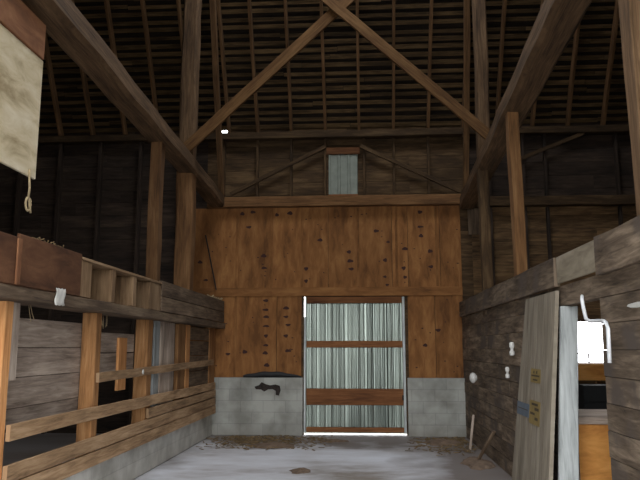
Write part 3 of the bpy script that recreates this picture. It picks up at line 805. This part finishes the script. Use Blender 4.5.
# plywood feed box just inside the doorway
t = thing('feed_box', (2.33, 6.9, 0), 'orange plywood feed box with pale lid just inside the small doorway', 'box')
board('front_panel', (1.90, 2.76, 6.52, 6.54, 0, .865), 'orangeply', None, None, parent=t, tone=1.05, axis='X')
board('side_panel', (1.90, 1.92, 6.542, 7.3, 0, .865), 'orangeply', None, None, parent=t, axis='Y')
board('side_panel', (2.74, 2.76, 6.542, 7.3, 0, .865), 'orangeply', None, None, parent=t, axis='Y')
board('back_panel', (1.922, 2.738, 7.28, 7.3, 0, .865), 'orangeply', None, None, parent=t, axis='X')
board('lid', (1.87, 2.79, 6.48, 7.33, .867, .93), 'grey', 'pale weathered lid', None, parent=t, tone=1.3, axis='X')
# white bent tube beside the doorway
b = MB()
ctrl = [(1.757, 5.63, 1.965), (1.70, 5.45, 1.945), (1.67, 5.36, 1.92), (1.662, 5.31, 1.85), (1.66, 5.26, 1.765), (1.66, 5.18, 1.745), (1.66, 5.0, 1.74), (1.66, 4.88, 1.735), (1.66, 4.835, 1.72), (1.66, 4.81, 1.68), (1.66, 4.81, 1.6), (1.66, 4.82, 1.45)]
b.tube(ctrl, .014, n=9)
tag(b.build('bent_tube', 'white'), 'white bent tube hanging across the top of the small doorway', 'tube')
# insulators and fixture
def insulator(y, z, r, lab):
    b = MB(); h = r * 5.2
    b.lathe((1.757 - r, y, z - h / 2), (0, 0, 1), [(0, 0), (r * .7, 0), (r, h * .06), (r, h * .3), (r * .6, h * .4), (r * .6, h * .55), (r, h * .65), (r * .95, h * .9), (r * .6, h), (0, h)])
    tag(b.build('insulator', 'porcelain'), lab, 'insulator', 'porcelain insulators on the plank wall')
insulator(8.24, 1.54, .03, 'small white porcelain insulator on the plank wall, upper of the pair')
insulator(8.58, 1.255, .026, 'small white porcelain insulator on the plank wall, lower of the pair')
b = MB(); b.lathe((1.755, 11.08, 1.085), (-1, 0, 0), [(.04, 0), (.045, .01), (.075, .03), (.085, .06), (.07, .09), (.035, .11), (0, .112)])
tag(b.build('round_fixture', 'porcelain'), 'round white fixture on the plank wall by the back corner', 'fixture')
b = MB()
for (y, z, w, h) in ((4.48, 1.825, .2, .018), (4.2, 1.83, .12, .02)):
    k = 9
    P = [(1.748, y + w * math.cos(2 * math.pi * i / k) * (1 + .2 * math.sin(i * 2.3)), z + h * math.sin(2 * math.pi * i / k)) for i in range(k)]
    Q = [(1.754, p[1], p[2]) for p in P]
    b.face(P, [(0, 0)] * k); b.face(list(reversed(Q)), [(0, 0)] * k)
    for i in range(k): b.face([P[i], P[(i + 1) % k], Q[(i + 1) % k], Q[i]], [(0, 0)] * 4)
b.build('paint_flakes', 'rag', bpy.data.objects['wall_right'])

# ------------------------------------------------------------------ seen through the doorway
w = thing('window_1', ((WX0 + WX1) / 2, YB, WZ0), 'bright small window in the back wall seen through the small doorway', 'window'); w['kind'] = 'structure'
for bx in ((WX0 - .04, WX0 + .02, YB - .03, YB + .06, WZ0 - .04, WZ1 + .04), (WX1 - .02, WX1 + .04, YB - .03, YB + .06, WZ0 - .04, WZ1 + .04),
           (WX0 - .04, WX1 + .04, YB - .03, YB + .06, WZ1 - .01, WZ1 + .04), (WX0 - .04, WX1 + .04, YB - .05, YB + .06, WZ0 - .05, WZ0)):
    board('window_frame', bx, 'sashpaint', None, None, parent=w)
board('sash_bar', (WX0 + .02, 3.98, YB + .01, YB + .03, 1.445, 1.463), 'sashpaint', None, None, parent=w)
board('sash_bar', (3.975, 4.005, YB + .01, YB + .03, 1.30, 1.46), 'sashpaint', None, None, parent=w)
t = thing('work_bench', (3.9, 12.1, 0), 'wooden bench with an orange apron under the bright window', 'bench')
board('bench_top', (3.2, 4.9, 11.75, 12.45, 1.25, 1.29), 'brown', None, None, parent=t)
board('apron', (3.2, 3.955, 11.72, 11.745, 1.02, 1.29), 'orangeply', None, None, parent=t, tone=1.0)
for x in (3.22, 4.02):
    board('leg', (x, x + .07, 11.76, 11.84, 0, 1.25), 'stud', None, None, parent=t, tone=1.0)
    board('leg', (x, x + .07, 12.36, 12.44, 0, 1.25), 'stud', None, None, parent=t, tone=1.0)
t = thing('dark_crate', (3.65, 11.2, 0), 'dark painted crate standing before the orange apron of the bench', 'crate')
b = MB()
for i in range(4): b.box(3.35, 3.85, 10.95, 10.97, .02 + i * .24, .24 + i * .24)
b.build('slat_front', 'darkpaint', t)
board('crate_body', (3.36, 3.84, 10.972, 11.5, 0, .98), 'darkpaint', None, None, parent=t)

# ------------------------------------------------------------------ litter on the floor
def litter(name, n, spot, mat, lab, size=(.04, .16)):
    b = MB()
    for i in range(n):
        x, y = spot()
        a = rnd.uniform(0, math.pi); L = rnd.uniform(*size); h = rnd.uniform(.004, .02)
        b.beam((x, y, h), (x + L * math.cos(a), y + L * math.sin(a), h + rnd.uniform(-.003, .012)), rnd.uniform(.008, .03), .006, segs=1, tone=rnd.uniform(.6, 1.3))
    return tag(b.build(name, mat), lab, 'straw', kind='stuff')
litter('straw_litter', 520, lambda: (rnd.triangular(-2.7, -.5, -2.0), rnd.triangular(10.6, 12.4, 12.2)), 'straw', 'trodden straw litter on the floor at the foot of the block wall')
litter('straw_litter', 260, lambda: (rnd.triangular(.6, 1.72, 1.65), rnd.triangular(10.2, 12.4, 12.2)), 'straw', 'trodden straw litter in the corner by the plank wall')
def clod(x, y, rx, ry, h, lab, cat='clod'):
    b = MB(); n = 14
    rings = []
    for j, (s, z) in enumerate(((1, 0), (.86, .5), (.55, .9), (.1, 1.0))):
        rings.append([(x + rx * s * math.cos(2 * math.pi * k / n) * (1 + .2 * math.sin(3 * k + j)), y + ry * s * math.sin(2 * math.pi * k / n) * (1 + .15 * math.cos(2 * k)), .001 + h * z * (1 + .2 * math.sin(k * 1.7 + j))) for k in range(n)])
    for j in range(3):
        for k in range(n):
            k2 = (k + 1) % n
            b.face([rings[j][k], rings[j][k2], rings[j + 1][k2], rings[j + 1][k]], [(0, 0)] * 4)
    b.face(rings[3], [(0, 0)] * n)
    tag(b.build('mud_clod', 'dung'), lab, cat, 'mud clods on the floor')
clod(-.84, 9.0, .13, .22, .015, 'flat dried mud clod on the bare middle of the floor')
clod(-.55, 11.85, .25, .18, .02, 'flat dried mud clod just before the metal door')
clod(-1.5, 11.2, .35, .3, .04, 'dried mud clod at the edge of the straw by the block wall')
clod(1.25, 11.7, .3, .35, .05, 'dried mud clod in the corner beside the plank wall')
clod(1.5, 9.7, .2, .5, .05, 'long dried mud clod along the foot of the plank wall')
timber('stake', (1.60, 11.0, .0), (1.68, 11.05, .52), .035, .03, 'grey', 'short pale stake leaning at the plank wall near the back corner', 'stake', segs=3, jit=.002)
timber('stake', (1.52, 9.75, .03), (1.71, 9.5, .45), .05, .025, 'brown', 'short dark stake leaning at the plank wall behind the door panel', 'stake', segs=3, jit=.002)

# ------------------------------------------------------------------ light and camera
W = bpy.data.worlds.new('sky'); S.world = W; W.use_nodes = True
bg = W.node_tree.nodes['Background']
bg.inputs['Color'].default_value = (0.95, 0.97, 1.0, 1); bg.inputs['Strength'].default_value = 10.0
def portal(loc, rot, sx, sy, name):
    L = bpy.data.lights.new(name, 'AREA'); L.shape = 'RECTANGLE'; L.size = sx; L.size_y = sy
    L.cycles.is_portal = True
    o = bpy.data.objects.new(name, L); COL.objects.link(o); o.location = loc; o.rotation_euler = rot
portal((-.48, YF - .07, 2.5), (math.radians(90), 0, 0), 4.28, 5.4, 'drive_doorway_daylight')
portal(((GX0 + GX1) / 2, (GY0 + GY1) / 2, zu((GY0 + GY1) / 2) + .15), (-math.atan(0.5), 0, 0), GX1 - GX0 + .3, (GY1 - GY0) * 1.12 + .3, 'added_roof_gap_daylight')  # sky portal for the added roof gap
portal(((WX0 + WX1) / 2, YB + .1, (WZ0 + WZ1) / 2), (math.radians(-90), 0, 0), WX1 - WX0, WZ1 - WZ0, 'window_daylight')

f = 680.0
pitch = math.atan(108 / f); yaw = math.atan(45 * math.cos(pitch) / f)
cd = bpy.data.cameras.new('camera'); cam = bpy.data.objects.new('camera', cd); COL.objects.link(cam)
cd.sensor_width = 36.0; cd.lens = f * 36.0 / 640.0; cd.clip_end = 300
cam.location = (0, 0, 1.55); cam.rotation_euler = (math.pi / 2 + pitch, 0, yaw)
S.camera = cam
S.view_settings.view_transform = 'Standard'; S.view_settings.look = 'None'
S.view_settings.exposure = 0.0; S.view_settings.gamma = 1.0; S.view_settings.use_curve_mapping = False
S.cycles.use_denoising = True
S.cycles.max_bounces = 8; S.cycles.diffuse_bounces = 6
